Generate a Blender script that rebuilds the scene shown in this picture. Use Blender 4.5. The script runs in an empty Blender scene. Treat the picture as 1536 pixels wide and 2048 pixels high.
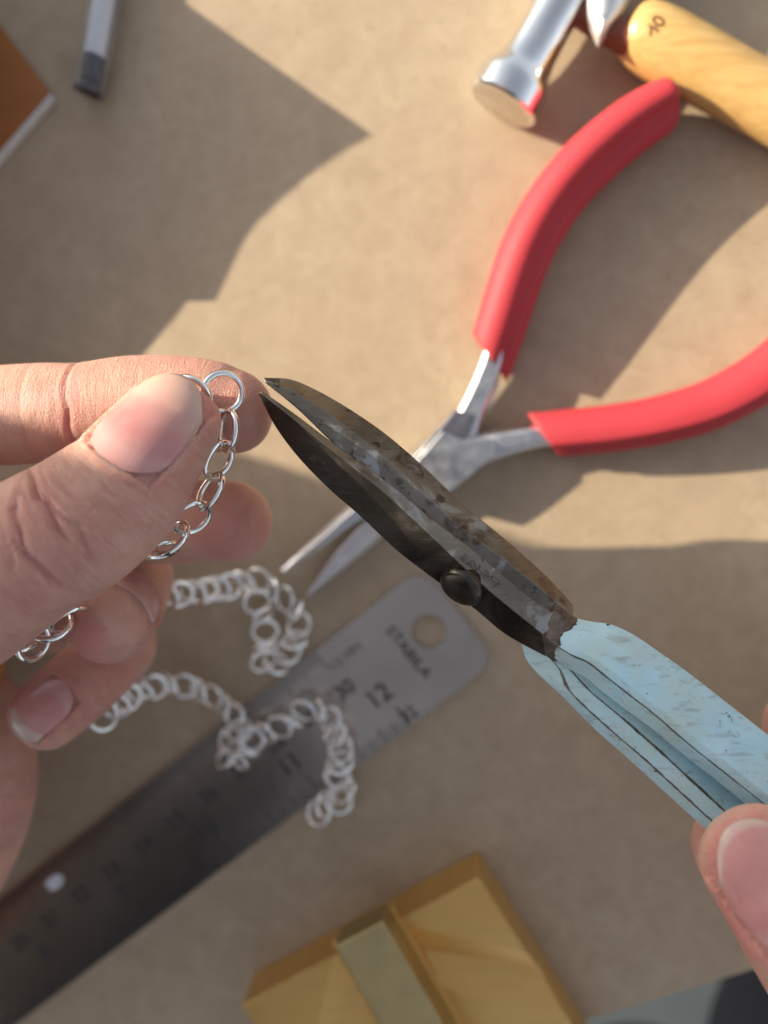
import bpy, bmesh, math, random
import numpy as np
from mathutils import Vector, Matrix

random.seed(7)
rng = np.random.default_rng(7)
SC = bpy.context.scene
COL = SC.collection
MM = 0.001

# ------------------------------------------------------------------ camera, world, sun, exposure
FPX, CX, CY = 1538.0, 768.0, 1024.0           # focal length and centre, in pixels of the 1536 x 2048 photograph
NRM = np.array([0.11, -0.08, 0.0]); NRM[2] = math.sqrt(1 - NRM[0]**2 - NRM[1]**2)
CAMH = 173.0                                   # camera height over the board, mm
EZ = -NRM
EX = np.array([1.0, 0, 0]) - NRM[0]*NRM; EX /= np.linalg.norm(EX)
EY = np.cross(EZ, EX)
CAM = np.array([0, 0, CAMH])

def w_of(v):                                   # camera vector (x right, y down, z forward) -> world vector
    v = np.asarray(v, float)
    return np.array([v @ EX, v @ EY, v @ EZ])

def ray(px, py):
    return w_of([(px-CX)/FPX, (py-CY)/FPX, 1.0])

def P(px, py, h=0.0):                          # point at height h (mm) over the board
    d = ray(px, py)
    return CAM + d*((h - CAMH)/d[2])

def PZ(px, py, Z):                             # point at depth Z (mm) in front of the lens
    return CAM + ray(px, py)*Z

RIGHT, UPV, FWD = w_of([1, 0, 0]), w_of([0, -1, 0]), w_of([0, 0, 1])

cam_d = bpy.data.cameras.new("camera")
cam = bpy.data.objects.new("camera", cam_d); COL.objects.link(cam)
cam_d.sensor_fit = 'HORIZONTAL'; cam_d.sensor_width = 36.0
cam_d.lens = 36.0*FPX/1536.0
cam_d.clip_start = 0.005; cam_d.clip_end = 50
R3 = Matrix(((RIGHT[0], UPV[0], -FWD[0]), (RIGHT[1], UPV[1], -FWD[1]), (RIGHT[2], UPV[2], -FWD[2])))
cam.matrix_world = Matrix.Translation(Vector(CAM*MM)) @ R3.to_4x4()
cam_d.dof.use_dof = True
cam_d.dof.focus_distance = 0.1145
cam_d.dof.aperture_fstop = cam_d.lens/3.3      # a phone lens: 3.3 mm entrance pupil
cam_d.dof.aperture_blades = 0
SC.camera = cam

SUN_EL = math.radians(22.5)
SUN_K = 0.305                                  # shadows fall to the right and a little down the board
sdir = np.array([1.0, -SUN_K, 0]); sdir /= np.linalg.norm(sdir)
SUN_V = np.array([sdir[0]*math.cos(SUN_EL), sdir[1]*math.cos(SUN_EL), -math.sin(SUN_EL)])   # the way light travels

world = bpy.data.worlds.new("World"); SC.world = world; world.use_nodes = True
wn = world.node_tree
bg = wn.nodes["Background"]
sky = wn.nodes.new("ShaderNodeTexSky"); sky.sky_type = 'NISHITA'; sky.sun_disc = False
sky.sun_elevation = SUN_EL
sky.sun_rotation = math.atan2(-sdir[0], -sdir[1])
sky.dust_density = 3.0; sky.air_density = 1.0; sky.ozone_density = 1.0
hsv = wn.nodes.new("ShaderNodeHueSaturation"); hsv.inputs["Saturation"].default_value = 0.38
wn.links.new(sky.outputs[0], hsv.inputs["Color"]); wn.links.new(hsv.outputs[0], bg.inputs["Color"])
bg.inputs["Strength"].default_value = 0.125

sun_d = bpy.data.lights.new("sun", 'SUN'); sun_d.energy = 5.0; sun_d.angle = math.radians(0.53)
sun_d.color = (1.0, 0.89, 0.68)
sun = bpy.data.objects.new("sun", sun_d); COL.objects.link(sun)
sun.rotation_euler = Vector(SUN_V).to_track_quat('-Z', 'Y').to_euler()

SC.view_settings.view_transform = 'Standard'; SC.view_settings.look = 'None'
SC.view_settings.exposure = 0.86; SC.view_settings.gamma = 1.0
SC.view_settings.use_curve_mapping = False
SC.render.engine = 'CYCLES'
SC.cycles.use_denoising = True
SC.cycles.max_bounces = 10

# ------------------------------------------------------------------ helpers: objects
LOC = {}
def props(o, label=None, cat=None, group=None, kind=None):
    if label: o["label"] = label
    if cat: o["category"] = cat
    if group: o["group"] = group
    if kind: o["kind"] = kind
    return o

def thing(name, label, cat, at, group=None):
    o = bpy.data.objects.new(name, None); COL.objects.link(o)
    o.empty_display_size = 0.005
    o.location = Vector(np.asarray(at, float)*MM)
    LOC[o] = np.asarray(at, float)
    return props(o, label, cat, group)

def mesh(name, verts, faces, mat, parent=None, at=None, smooth=True, sharp=None, bevel=0.0, attrs=None):
    """verts in mm, world space; the object's origin sits at its root (or at `at`)."""
    base = LOC[parent] if parent is not None else (np.zeros(3) if at is None else np.asarray(at, float))
    v = (np.asarray(verts, float) - base)*MM
    me = bpy.data.meshes.new(name)
    me.from_pydata(v.tolist(), [], [list(f) for f in faces])
    me.validate(); me.update()
    bm = bmesh.new(); bm.from_mesh(me); bmesh.ops.recalc_face_normals(bm, faces=bm.faces); bm.to_mesh(me); bm.free()
    if smooth:
        me.polygons.foreach_set("use_smooth", [True]*len(me.polygons))
        if sharp is not None: me.set_sharp_from_angle(angle=math.radians(sharp))
    if attrs:
        for k, a in attrs.items():
            at_ = me.attributes.new(k, 'FLOAT', 'POINT'); at_.data.foreach_set("value", np.asarray(a, np.float32))
    if mat is not None: me.materials.append(mat)
    o = bpy.data.objects.new(name, me); COL.objects.link(o)
    if parent is not None: o.parent = parent
    else: o.location = Vector(base*MM)
    LOC[o] = base
    if bevel:
        b = o.modifiers.new("edge", 'BEVEL'); b.width = bevel*MM; b.segments = 2; b.limit_method = 'ANGLE'
        b.angle_limit = math.radians(28); b.harden_normals = False
    return o

def sub(name, verts, faces, mat, parent, **k):        # a part of a part: parent is a mesh at the same base
    return mesh(name, verts, faces, mat, parent, **k)

def catmull(pts, n):
    """pts: (k, d) control rows -> n rows on a Catmull-Rom curve, spaced by row index."""
    p = np.asarray(pts, float)
    p = np.vstack([2*p[0]-p[1], p, 2*p[-1]-p[-2]])
    t = np.linspace(0, len(p)-3-1e-9, n)
    i = t.astype(int); f = (t-i)[:, None]
    a, b, c, d = p[i], p[i+1], p[i+2], p[i+3]
    return 0.5*((2*b)+(-a+c)*f+(2*a-5*b+4*c-d)*f**2+(-a+3*b-3*c+d)*f**3)

def loft(rings, cap0=True, cap1=True):
    rings = [np.asarray(r, float) for r in rings]
    n = len(rings[0]); V = np.vstack(rings); F = []
    for i in range(len(rings)-1):
        for j in range(n):
            k = (j+1) % n
            F.append((i*n+j, i*n+k, (i+1)*n+k, (i+1)*n+j))
    if cap0: F.append(tuple(range(n-1, -1, -1)))
    if cap1: F.append(tuple((len(rings)-1)*n+j for j in range(n)))
    return V, F

def loft_spline(sections, n):
    """sections: list of rings with equal counts; each rail is splined lengthwise."""
    s = np.asarray(sections, float)
    rails = [catmull(s[:, j], n) for j in range(s.shape[1])]
    return [np.array([rails[j][i] for j in range(s.shape[1])]) for i in range(n)]

def box(c, ax, ay, az):
    c, ax, ay, az = [np.asarray(q, float) for q in (c, ax, ay, az)]
    V = [c+sx*ax+sy*ay+sz*az for sz in (-1, 1) for sx, sy in ((-1, -1), (1, -1), (1, 1), (-1, 1))]
    F = [(0, 3, 2, 1), (4, 5, 6, 7), (0, 1, 5, 4), (1, 2, 6, 5), (2, 3, 7, 6), (3, 0, 4, 7)]
    return V, F

def prism(poly_top, poly_bot):
    n = len(poly_top)
    V = list(poly_bot)+list(poly_top)
    F = [tuple(range(n-1, -1, -1)), tuple(range(n, 2*n))]+[(i, (i+1) % n, n+(i+1) % n, n+i) for i in range(n)]
    return V, F

def tube(path, r, n=10, caps=True):
    """round tube along path (k,3); r scalar or per point."""
    path = np.asarray(path, float); r = np.broadcast_to(r, (len(path),))
    rings = []; ref = np.array([0, 0, 1.0])
    for i in range(len(path)):
        t = path[min(i+1, len(path)-1)]-path[max(i-1, 0)]; t /= np.linalg.norm(t)
        a = np.cross(t, ref); a /= np.linalg.norm(a); b = np.cross(a, t)
        th = np.linspace(0, 2*math.pi, n, endpoint=False)
        rings.append(path[i]+r[i]*(np.cos(th)[:, None]*a+np.sin(th)[:, None]*b))
    return loft(rings, caps, caps)

def revolve(c, axis, prof, n=40, up=np.array([0, 0, 1.0])):
    """prof: list of (along, radius)."""
    axis = np.asarray(axis, float)/np.linalg.norm(axis)
    a = np.cross(axis, up); a /= np.linalg.norm(a); b = np.cross(a, axis)
    th = np.linspace(0, 2*math.pi, n, endpoint=False)
    return loft([np.asarray(c)+axis*s+r*(np.cos(th)[:, None]*a+np.sin(th)[:, None]*b) for s, r in prof])

def torus_mesh(name, R, r, mat, n=36, m=10, squash=1.0):
    V, F = [], []
    for i in range(n):
        a = 2*math.pi*i/n
        for j in range(m):
            b = 2*math.pi*j/m
            q = R+r*math.cos(b)
            V.append((q*math.cos(a)*MM, q*math.sin(a)*squash*MM, r*math.sin(b)*MM))
            F.append((i*m+j, ((i+1) % n)*m+j, ((i+1) % n)*m+(j+1) % m, i*m+(j+1) % m))
    me = bpy.data.meshes.new(name); me.from_pydata(V, [], F)
    me.polygons.foreach_set("use_smooth", [True]*len(F)); me.materials.append(mat)
    return me

def text_poly(s, size, bold=0.022):
    cu = bpy.data.curves.new("txt", 'FONT'); cu.body = s; cu.size = size; cu.align_x = 'CENTER'; cu.align_y = 'CENTER'
    cu.resolution_u = 3; cu.offset = bold*size
    o = bpy.data.objects.new("txt", cu); COL.objects.link(o)
    bpy.context.view_layer.update()
    dg = bpy.context.evaluated_depsgraph_get()
    me = bpy.data.meshes.new_from_object(o.evaluated_get(dg))
    V = [np.array(v.co) for v in me.vertices]; F = [tuple(p.vertices) for p in me.polygons]
    bpy.data.objects.remove(o); bpy.data.curves.remove(cu); bpy.data.meshes.remove(me)
    return V, F

# ------------------------------------------------------------------ helpers: materials
class Mat:
    def __init__(s, name):
        s.m = bpy.data.materials.new(name); s.m.use_nodes = True
        s.t = s.m.node_tree; s.b = s.t.nodes["Principled BSDF"]; s.out = s.t.nodes["Material Output"]
        s._obj = None
    def n(s, typ, **kw):
        nd = s.t.nodes.new(typ)
        for k, v in kw.items():
            if k.startswith("i_"): s.set(nd.inputs[k[2:].replace("_", " ")], v)
            else: setattr(nd, k, v)
        return nd
    def set(s, sock, v):
        if isinstance(v, bpy.types.NodeSocket): s.t.links.new(v, sock)
        else: sock.default_value = v
    def p(s, **kw):
        for k, v in kw.items(): s.set(s.b.inputs[k.replace("_", " ")], (*v, 1) if isinstance(v, tuple) and len(v) == 3 else v)
        return s
    def obj(s):
        if s._obj is None: s._obj = s.n("ShaderNodeTexCoord").outputs["Object"]
        return s._obj
    def mapped(s, scale, loc=(0, 0, 0), rot=(0, 0, 0), vec=None):
        m = s.n("ShaderNodeMapping"); s.t.links.new(vec or s.obj(), m.inputs["Vector"])
        m.inputs["Scale"].default_value = scale if isinstance(scale, tuple) else (scale,)*3
        m.inputs["Location"].default_value = loc; m.inputs["Rotation"].default_value = rot
        return m.outputs[0]
    def noise(s, scale, detail=4, rough=0.55, vec=None, dist=0.0):
        nd = s.n("ShaderNodeTexNoise"); nd.inputs["Scale"].default_value = scale
        nd.inputs["Detail"].default_value = detail; nd.inputs["Roughness"].default_value = rough
        nd.inputs["Distortion"].default_value = dist
        s.t.links.new(vec or s.obj(), nd.inputs["Vector"])
        return nd.outputs["Fac"]
    def ramp(s, fac, stops, interp='LINEAR'):
        r = s.n("ShaderNodeValToRGB"); s.t.links.new(fac, r.inputs[0]); r.color_ramp.interpolation = interp
        e = r.color_ramp.elements
        while len(e) < len(stops): e.new(0.5)
        for el, (p_, c) in zip(e, stops):
            el.position = p_; el.color = (c, c, c, 1) if not isinstance(c, tuple) else (*c, 1)
        return r.outputs[0]
    def mix(s, fac, a, b, blend='MIX'):
        m = s.n("ShaderNodeMix", data_type='RGBA', blend_type=blend)
        for sock, v in ((m.inputs[0], fac), (m.inputs[6], a), (m.inputs[7], b)):
            s.set(sock, (*v, 1) if isinstance(v, tuple) and len(v) == 3 else v)
        return m.outputs[2]
    def math(s, op, a, b=0.0, c=None):
        m = s.n("ShaderNodeMath", operation=op); s.set(m.inputs[0], a); s.set(m.inputs[1], b)
        if c is not None: s.set(m.inputs[2], c)
        return m.outputs[0]
    def attr(s, name):
        return s.n("ShaderNodeAttribute", attribute_name=name).outputs["Fac"]
    def bump(s, h, strength, dist_mm, prev=None):
        b = s.n("ShaderNodeBump"); b.inputs["Strength"].default_value = strength; b.inputs["Distance"].default_value = dist_mm*MM
        s.t.links.new(h, b.inputs["Height"])
        if prev is not None: s.t.links.new(prev, b.inputs["Normal"])
        s.t.links.new(b.outputs[0], s.b.inputs["Normal"])
        return b.outputs[0]

def metal(name, col, rough, var=0.15, scale=250, bump=0.0):
    k = Mat(name)
    f = k.noise(scale, 5)
    k.p(Metallic=1.0)
    k.p(Base_Color=k.mix(f, tuple(c*(1-var) for c in col), tuple(min(1, c*(1+var)) for c in col)))
    k.set(k.b.inputs["Roughness"], k.ramp(k.noise(scale*2.3, 4), [(0.3, rough*0.75), (0.7, rough*1.3)]))
    if bump: k.bump(k.noise(scale*6, 3), 0.4, bump)
    return k.m

def m_board():
    k = Mat("fibreboard")
    o = k.obj()
    big = k.noise(28, 4, 0.55)
    mid = k.noise(150, 7, 0.68, dist=0.8)
    fine = k.noise(900, 5, 0.7)
    fib = k.noise(120, 5, 0.65, vec=k.mapped((1, 9, 1), rot=(0, 0, 1.3)), dist=1.5)
    c = k.mix(k.ramp(mid, [(0.28, 0.0), (0.72, 1.0)]), (0.360, 0.270, 0.180), (0.470, 0.370, 0.255))
    c = k.mix(k.ramp(big, [(0.35, 0.0), (0.75, 0.45)]), c, (0.40, 0.285, 0.20))
    c = k.mix(k.ramp(fib, [(0.66, 0.0), (0.72, 0.35)]), c, (0.60, 0.475, 0.33))
    c = k.mix(k.ramp(k.noise(520, 5, 0.7, dist=0.6), [(0.30, 0.45), (0.44, 0.0)]), c, (0.27, 0.195, 0.125))
    v = k.n("ShaderNodeTexVoronoi", feature='F1'); v.inputs["Scale"].default_value = 34; k.t.links.new(o, v.inputs["Vector"])
    sp = k.ramp(v.outputs["Distance"], [(0.055, 0.75), (0.11, 0.0)])
    spn = k.math('MULTIPLY', sp, k.ramp(k.noise(60, 2), [(0.52, 0.0), (0.62, 0.6)]))
    c = k.mix(spn, c, (0.22, 0.115, 0.06))
    k.p(Base_Color=c, Roughness=0.55, Specular_IOR_Level=0.4)
    k.bump(k.math('ADD', fine, k.math('MULTIPLY', mid, 1.5)), 0.35, 0.12)
    return k.m

def m_simple(name, col, rough=0.5, var=0.12, scale=120, bump=0.0, bscale=900, spec=0.5, coat=0.0):
    k = Mat(name)
    f = k.ramp(k.noise(scale, 5), [(0.3, 0.0), (0.7, 1.0)])
    k.p(Base_Color=k.mix(f, tuple(c*(1-var) for c in col), tuple(min(1, c*(1+var)) for c in col)), Roughness=rough, Specular_IOR_Level=spec)
    if coat: k.p(Coat_Weight=coat, Coat_Roughness=0.12)
    if bump: k.bump(k.noise(bscale, 4), 0.5, bump)
    return k.m

MAT = {}
MAT["board"] = m_board()
MAT["board_edge"] = m_simple("fibreboard_cut_edge", (0.52, 0.38, 0.2), 0.7, 0.2, 500, 0.1)
MAT["chrome"] = metal("polished_steel", (0.88, 0.88, 0.88), 0.20, 0.04, 90)
MAT["plier_steel"] = metal("satin_steel", (0.60, 0.59, 0.60), 0.34, 0.10, 160, 0.01)
MAT["silver"] = metal("bright_silver", (0.95, 0.94, 0.92), 0.11, 0.04, 300, 0.06)
MAT["gold"] = metal("yellow_gold", (0.80, 0.58, 0.22), 0.15, 0.05, 90)
MAT["brass"] = metal("worn_brass", (0.62, 0.42, 0.14), 0.40, 0.18, 55, 0.015)
MAT["brass_bar"] = metal("dull_brass_bar", (0.54, 0.42, 0.21), 0.48, 0.2, 140, 0.01)
MAT["wood"] = None

# ------------------------------------------------------------------ setting: board, floor
e0, e1 = P(1150, 2050), P(1536, 1932)
ed = (e1-e0)/np.linalg.norm(e1-e0); en = np.array([-ed[1], ed[0], 0])
A, B = e0-ed*560, e1+ed*260
quad = [A, B, B+en*620, A+en*620]
dn = np.array([0, 0, -9.0])
V, F = prism(quad, [q+dn for q in quad])
o = mesh("tabletop", V, F, MAT["board"], smooth=False, bevel=0.6); props(o, "brown fibreboard work surface with a cut edge at the lower right", kind="structure")
MAT["floor"] = m_simple("grey_floor", (0.055, 0.066, 0.072), 0.6, 0.15, 12, 0.3, 300)
V, F = prism([(-3000, -3000, -640), (3000, -3000, -640), (3000, 3000, -640), (-3000, 3000, -640)],
             [(-3000, -3000, -660), (3000, -3000, -660), (3000, 3000, -660), (-3000, 3000, -660)])
o = mesh("floor", V, F, MAT["floor"], smooth=False); props(o, "grey floor far below the board edge", kind="structure")

# ------------------------------------------------------------------ unseen things added beside the view to cast shadows across the board
def back_to_plane(px, py, x0):
    q = P(px, py, 0); d = q[0]-x0
    return np.array([x0, q[1]+d*SUN_K, math.hypot(d, d*SUN_K)*math.tan(SUN_EL)])

MAT["card"] = m_simple("grey_card", (0.42, 0.38, 0.33), 0.7, 0.1, 60, 0.1)
X0 = -118.0
outl = [(330, -20), (368, 4), (480, 84), (600, 168), (745, 270), (690, 302), (620, 350), (560, 402), (515, 445), (490, 480), (465, 530), (432, 602), (388, 586),
        (350, 636), (290, 706), (200, 800), (60, 880)]
prof = [back_to_plane(x, y, X0) for x, y in outl]  # unseen card added; its profile is shaped from the shadow's edge
y_hi = prof[0][1]+150
pl = [np.array([X0, y_hi, 0.3]), np.array([X0, y_hi, prof[0][2]*0.85])]+prof
pl += [np.array([X0, prof[-1][1]-2, 0.3])]
V, F = prism(pl, [q+np.array([-7.0, 0, 0]) for q in pl])
o = mesh("shadow_card", V, F, MAT["card"], smooth=False, at=(X0, pl[0][1], 0)); props(o, "unseen thick grey card added left of the copper booklet, cut to the shadow outline", "shadow caster")

MAT["dark_wood"] = m_simple("dark_stained_wood", (0.030, 0.030, 0.034), 0.45, 0.3, 30, 0.1)
q0 = P(860, 1020)
bx = -330.0  # unseen cabinet added to shade the lower board and darken reflections
yc = q0[1]+(bx-q0[0])*(-SUN_K)
c = np.array([bx-80, yc-110, 230.0])
t = thing("shade_cabinet", "unseen tall dark cabinet added at the far left to shade the board", "shade caster", (c[0], c[1], 0.0))
V, F = box(c, (80, 0, 0), (0, 110, 0), (0, 0, 229.5)); mesh("carcass", V, F, MAT["dark_wood"], t, smooth=False, bevel=1.5)
for i in range(3):
    V, F = box(c+np.array([82.2, 0, -150+i*150]), (2, 0, 0), (0, 102, 0), (0, 0, 70)); d_ = mesh("drawer_front", V, F, MAT["dark_wood"], t, smooth=False, bevel=1)
    V, F = tube([c+np.array([84, 0, -150+i*150]), c+np.array([92, 0, -150+i*150]), c+np.array([98, 0, -150+i*150])], [4, 4, 8], 16)
    sub("knob", V, F, MAT["brass"], d_, sharp=40)

# ------------------------------------------------------------------ ruler
def m_ruler():
    k = Mat("brushed_ruler_steel")
    st = k.noise(60, 3, 0.6, vec=k.mapped((30, 1, 1)))
    bl = k.noise(45, 4)
    k.p(Metallic=1.0, Base_Color=k.mix(k.ramp(bl, [(0.35, 0.0), (0.7, 1.0)]), (0.40, 0.34, 0.30), (0.50, 0.43, 0.38)))
    k.set(k.b.inputs["Roughness"], k.math('ADD', k.math('MULTIPLY', st, 0.10), 0.15))
    k.bump(st, 0.15, 0.01)
    return k.m
MAT["ruler"] = m_ruler()
MAT["ink"] = m_simple("black_engraving", (0.035, 0.033, 0.035), 0.5, 0.2, 400)
p30, p21 = P(690, 1380, 1.0), P(100, 1838, 1.0)
rx = (p30-p21)/np.linalg.norm(p30-p21); ry = np.array([-rx[1], rx[0], 0])
mm_u = np.linalg.norm(p30-p21)/90.0                   # world mm per printed mm
up_e = max(((P(x, y, 1.0)-p30) @ ry) for x, y in ((470, 1428), (640, 1310)))
lo_e = min(((P(x, y, 1.0)-p30) @ ry) for x, y in ((530, 1672), (760, 1497)))
end_x = (P(948, 1262, 1.0)-p30) @ rx
RT = 1.0                                             # thickness
def RL(x, y, z=RT):                                  # ruler local: x along (0 at the 30 cm mark), y across
    q = p30+rx*x+ry*y; return np.array([q[0], q[1], z])
ruler_root = thing("ruler", "steel ruler lying diagonally under the chains, engraved with centimetres and inches", "ruler", RL(0, 0, 0))
x_l = -190.0
rc = 5.5
corner = []
for a in np.linspace(-90, 0, 8): corner.append((end_x-rc+rc*math.cos(math.radians(a)), lo_e+rc+rc*math.sin(math.radians(a))))
for a in np.linspace(0, 90, 8): corner.append((end_x-rc+rc*math.cos(math.radians(a)), up_e-rc+rc*math.sin(math.radians(a))))
outer = [(x_l, lo_e)]+corner+[(x_l, up_e)]
hc = P(857, 1262, RT); hx, hy = (hc-p30) @ rx, (hc-p30) @ ry; hr = 3.9
# plate with a real hole: bridge outline and hole through a bmesh triangle fill
bm = bmesh.new()
def loop(pts):
    vs = [bm.verts.new(p) for p in pts]; return [bm.edges.new((vs[i], vs[(i+1) % len(vs)])) for i in range(len(vs))]
ed_ = loop([tuple(RL(x, y)) for x, y in outer])
ed_ += loop([tuple(RL(hx+hr*math.cos(a), hy+hr*math.sin(a))) for a in np.linspace(0, 2*math.pi, 40, endpoint=False)])
bmesh.ops.triangle_fill(bm, use_beauty=True, use_dissolve=False, edges=ed_)
g = bmesh.ops.extrude_face_region(bm, geom=bm.faces[:])
bmesh.ops.translate(bm, verts=[v for v in g["geom"] if isinstance(v, bmesh.types.BMVert)], vec=(0, 0, -(RT-0.08)))
bm.verts.index_update()
V = [np.array(v.co) for v in bm.verts]; F = [tuple(v.index for v in f.verts) for f in bm.faces]; bm.free()
plate = mesh("plate", V, F, MAT["ruler"], ruler_root, smooth=False)
plate.rotation_euler = (0, 0, 0)

def print_on_ruler(s, x, y, size, name="numeral", rot=0.0, stretch=1.0, bold=0.022):
    V, F = text_poly(s, size, bold)
    out = []
    for v in V:
        a, b = v[0]*stretch, v[1]
        a, b = a*math.cos(rot)-b*math.sin(rot), a*math.sin(rot)+b*math.cos(rot)
        out.append(RL(x+a, y+b, RT+0.03))
    return mesh(name, out, F, MAT["ink"], ruler_root, smooth=False)
def rloc(px, py):
    q = P(px, py, RT)-p30; return q @ rx, q @ ry
ymm = 0.0
for cm in range(16, 31):
    x = (cm-30)*10*mm_u
    print_on_ruler(str(cm), x, ymm, 5.0)
y12 = rloc(758, 1393)[1]
x12 = rloc(758, 1393)[0]
for inch in range(7, 13):
    print_on_ruler(str(inch), x12-(12-inch)*25.4*mm_u, y12, 6.2)
x_, y_ = rloc(690, 1315); print_on_ruler("1/2 MM", x_, y_, 3.0, "lettering", bold=0.0)
x_, y_ = rloc(818, 1430); print_on_ruler("32", x_, y_, 4.2)
xa, ya = rloc(772, 1248); xb, yb = rloc(862, 1362)
print_on_ruler("STABILA", (xa+xb)/2, (ya+yb)/2, 3.4, "lettering", rot=-math.pi/2, stretch=1.15)
V, F = [], []
def tick(x, y0, y1, w):
    i = len(V); z = RT+0.03
    V.extend([RL(x-w, y0, z), RL(x+w, y0, z), RL(x+w, y1, z), RL(x-w, y1, z)]); F.append((i, i+1, i+2, i+3))
for k in range(0, 2*140+1):                           # half-millimetres along the upper edge
    L = 5.2 if k % 20 == 0 else (4.2 if k % 10 == 0 else (3.2 if k % 2 == 0 else 2.0))
    tick(-k*0.5*mm_u, up_e-0.1, up_e-L, 0.15 if k % 2 == 0 else 0.05)
for k in range(0, 32*5+1):                            # thirty-seconds of an inch along the lower edge
    L = 5.6 if k % 32 == 0 else (4.6 if k % 16 == 0 else (3.8 if k % 8 == 0 else (3.0 if k % 2 == 0 else 2.2)))
    tick(x12+1.5-k*25.4/32*mm_u, lo_e+0.1, lo_e+L, 0.24 if k % 4 == 0 else (0.14 if k % 2 == 0 else 0.05))
o = mesh("graduation_marks", V, F, MAT["ink"], ruler_root, smooth=False); o["kind"] = "stuff"
MAT["white_blob"] = m_simple("white_blob_matte", (0.80, 0.84, 0.90), 0.5, 0.05, 300)  # small flat white blob on the ruler
x_, y_ = rloc(109, 1765)
pts = [(x_+2.5*math.cos(a)*(1+0.12*math.sin(3*a+1)), y_+1.9*math.sin(a)*(1+0.15*math.cos(2*a))) for a in np.linspace(0, 2*math.pi, 28, endpoint=False)]
V, F = prism([RL(x, y, RT+0.12) for x, y in pts], [RL(x, y, RT-0.1) for x, y in pts])
mesh("white_spot", V, F, MAT["white_blob"], ruler_root, smooth=False, bevel=0.1)

# ------------------------------------------------------------------ copper booklet, pen
def m_copper():
    k = Mat("copper_paper")
    st = k.noise(40, 4, 0.6, vec=k.mapped((1, 8, 1), rot=(0, 0, -0.5)))
    k.p(Base_Color=k.mix(st, (0.25, 0.085, 0.022), (0.42, 0.155, 0.045)), Roughness=0.42, Metallic=0.35)
    return k.m
MAT["copper"] = m_copper()
MAT["paper"] = m_simple("white_paper_edges", (0.62, 0.60, 0.58), 0.8, 0.15, 900)
HB = 2.4
c0 = P(103, 192, HB); d1 = P(0, 55, HB)-c0; d1 /= np.linalg.norm(d1); d2 = P(0, 312, HB)-c0; d2 /= np.linalg.norm(d2)
t = thing("booklet", "booklet with a copper brown cover and white page edges at the upper left corner", "booklet", (c0[0], c0[1], 0))
corners = [c0, c0+d1*44, c0+d1*44+d2*44, c0+d2*44]
zz = lambda q, z: np.array([q[0], q[1], z])
V, F = prism([zz(q, HB-0.35) for q in corners], [zz(q, 0.15) for q in corners]); mesh("pages", V, F, MAT["paper"], t, smooth=False)
cv = [c0-d2*0.3+d1*0.9, c0+d1*44.3-d2*0.3, c0+d1*44.3+d2*44.3, c0+d2*44.3+d1*0.9]
V, F = prism([zz(q, HB) for q in cv], [zz(q, HB-0.34) for q in cv]); mesh("cover", V, F, MAT["copper"], t, smooth=False, bevel=0.1)

def m_clear():
    k = Mat("clear_plastic")
    k.p(Base_Color=(0.90, 0.91, 0.93), Roughness=0.05, Transmission_Weight=0.95, IOR=1.12)
    k.set(k.b.inputs["Roughness"], k.ramp(k.noise(300, 3), [(0.3, 0.03), (0.8, 0.10)]))
    return k.m
MAT["clear"] = m_clear()
MAT["pen_white"] = m_simple("white_plastic", (0.78, 0.79, 0.82), 0.35, 0.05, 100)
MAT["black"] = m_simple("black_plastic", (0.015, 0.015, 0.017), 0.35, 0.2, 200)
MAT["inkblue"] = m_simple("dark_ink", (0.018, 0.022, 0.03), 0.4, 0.6, 700)
RP = 3.35
a0, a1 = P(176, 186, RP+0.1), P(214, -40, RP+0.1)
ax = (a1-a0)/np.linalg.norm(a1-a0)
t = thing("pen", "clear plastic pen barrel with a white refill and open black end", "pen", (a0[0], a0[1], 0))
V, F = revolve(a0, ax, [(0, RP-0.5), (0, RP), (1, RP), (90, RP), (90, RP-0.5), (1.0, RP-0.5), (0, RP-0.5)], 36)
mesh("barrel", V, [f for f in F if len(f) == 4], MAT["clear"], t, sharp=40)
V, F = revolve(a0, ax, [(0.15, 0.1), (0.15, RP-0.55), (1.2, RP-0.55), (1.2, 0.1)], 28); mesh("end_plug", V, F, MAT["black"], t, sharp=40)
V, F = revolve(a0, ax, [(2.6, 0.2), (2.6, RP-1.3), (7.5, RP-1.3), (7.5, 0.2)], 28); mesh("ink_plug", V, F, MAT["inkblue"], t, sharp=40)
V, F = revolve(a0-np.array([0, 0, 0.2]), ax, [(8.0, 0.2), (8.0, RP-1.05), (88, RP-1.05), (88, 0.2)], 28); mesh("refill", V, F, MAT["pen_white"], t, sharp=40)

# ------------------------------------------------------------------ hammer
def m_wood():
    k = Mat("varnished_maple")
    g = k.noise(55, 5, 0.6, vec=k.mapped((1, 1, 1), rot=(0, 0, 0.5)))
    g2 = k.noise(140, 4, 0.6, vec=k.mapped((0.5, 5, 5), rot=(0, 0, 0.5)), dist=0.6)
    c = k.mix(k.ramp(g2, [(0.3, 0.0), (0.7, 1.0)]), (0.52, 0.30, 0.095), (0.63, 0.415, 0.16))
    c = k.mix(k.ramp(g, [(0.62, 0.0), (0.72, 0.5)]), c, (0.44, 0.215, 0.06))
    k.p(Base_Color=c, Roughness=0.38, Coat_Weight=0.25, Coat_Roughness=0.2)
    return k.m
MAT["wood"] = m_wood()
MAT["redwood"] = m_simple("red_brown_wood", (0.20, 0.055, 0.025), 0.42, 0.3, 90)
MAT["burn"] = m_simple("burnt_mark", (0.13, 0.045, 0.012), 0.6, 0.5, 800)
fc = P(1002, 214, 7.9); hd = P(1116, 10, 9.0)-fc; hd[2] = 0.6; hd /= np.linalg.norm(hd)
t = thing("hammer", "chrome hammer with round flat face and varnished wooden handle at the top right", "hammer", (fc[0], fc[1], 0))
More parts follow.
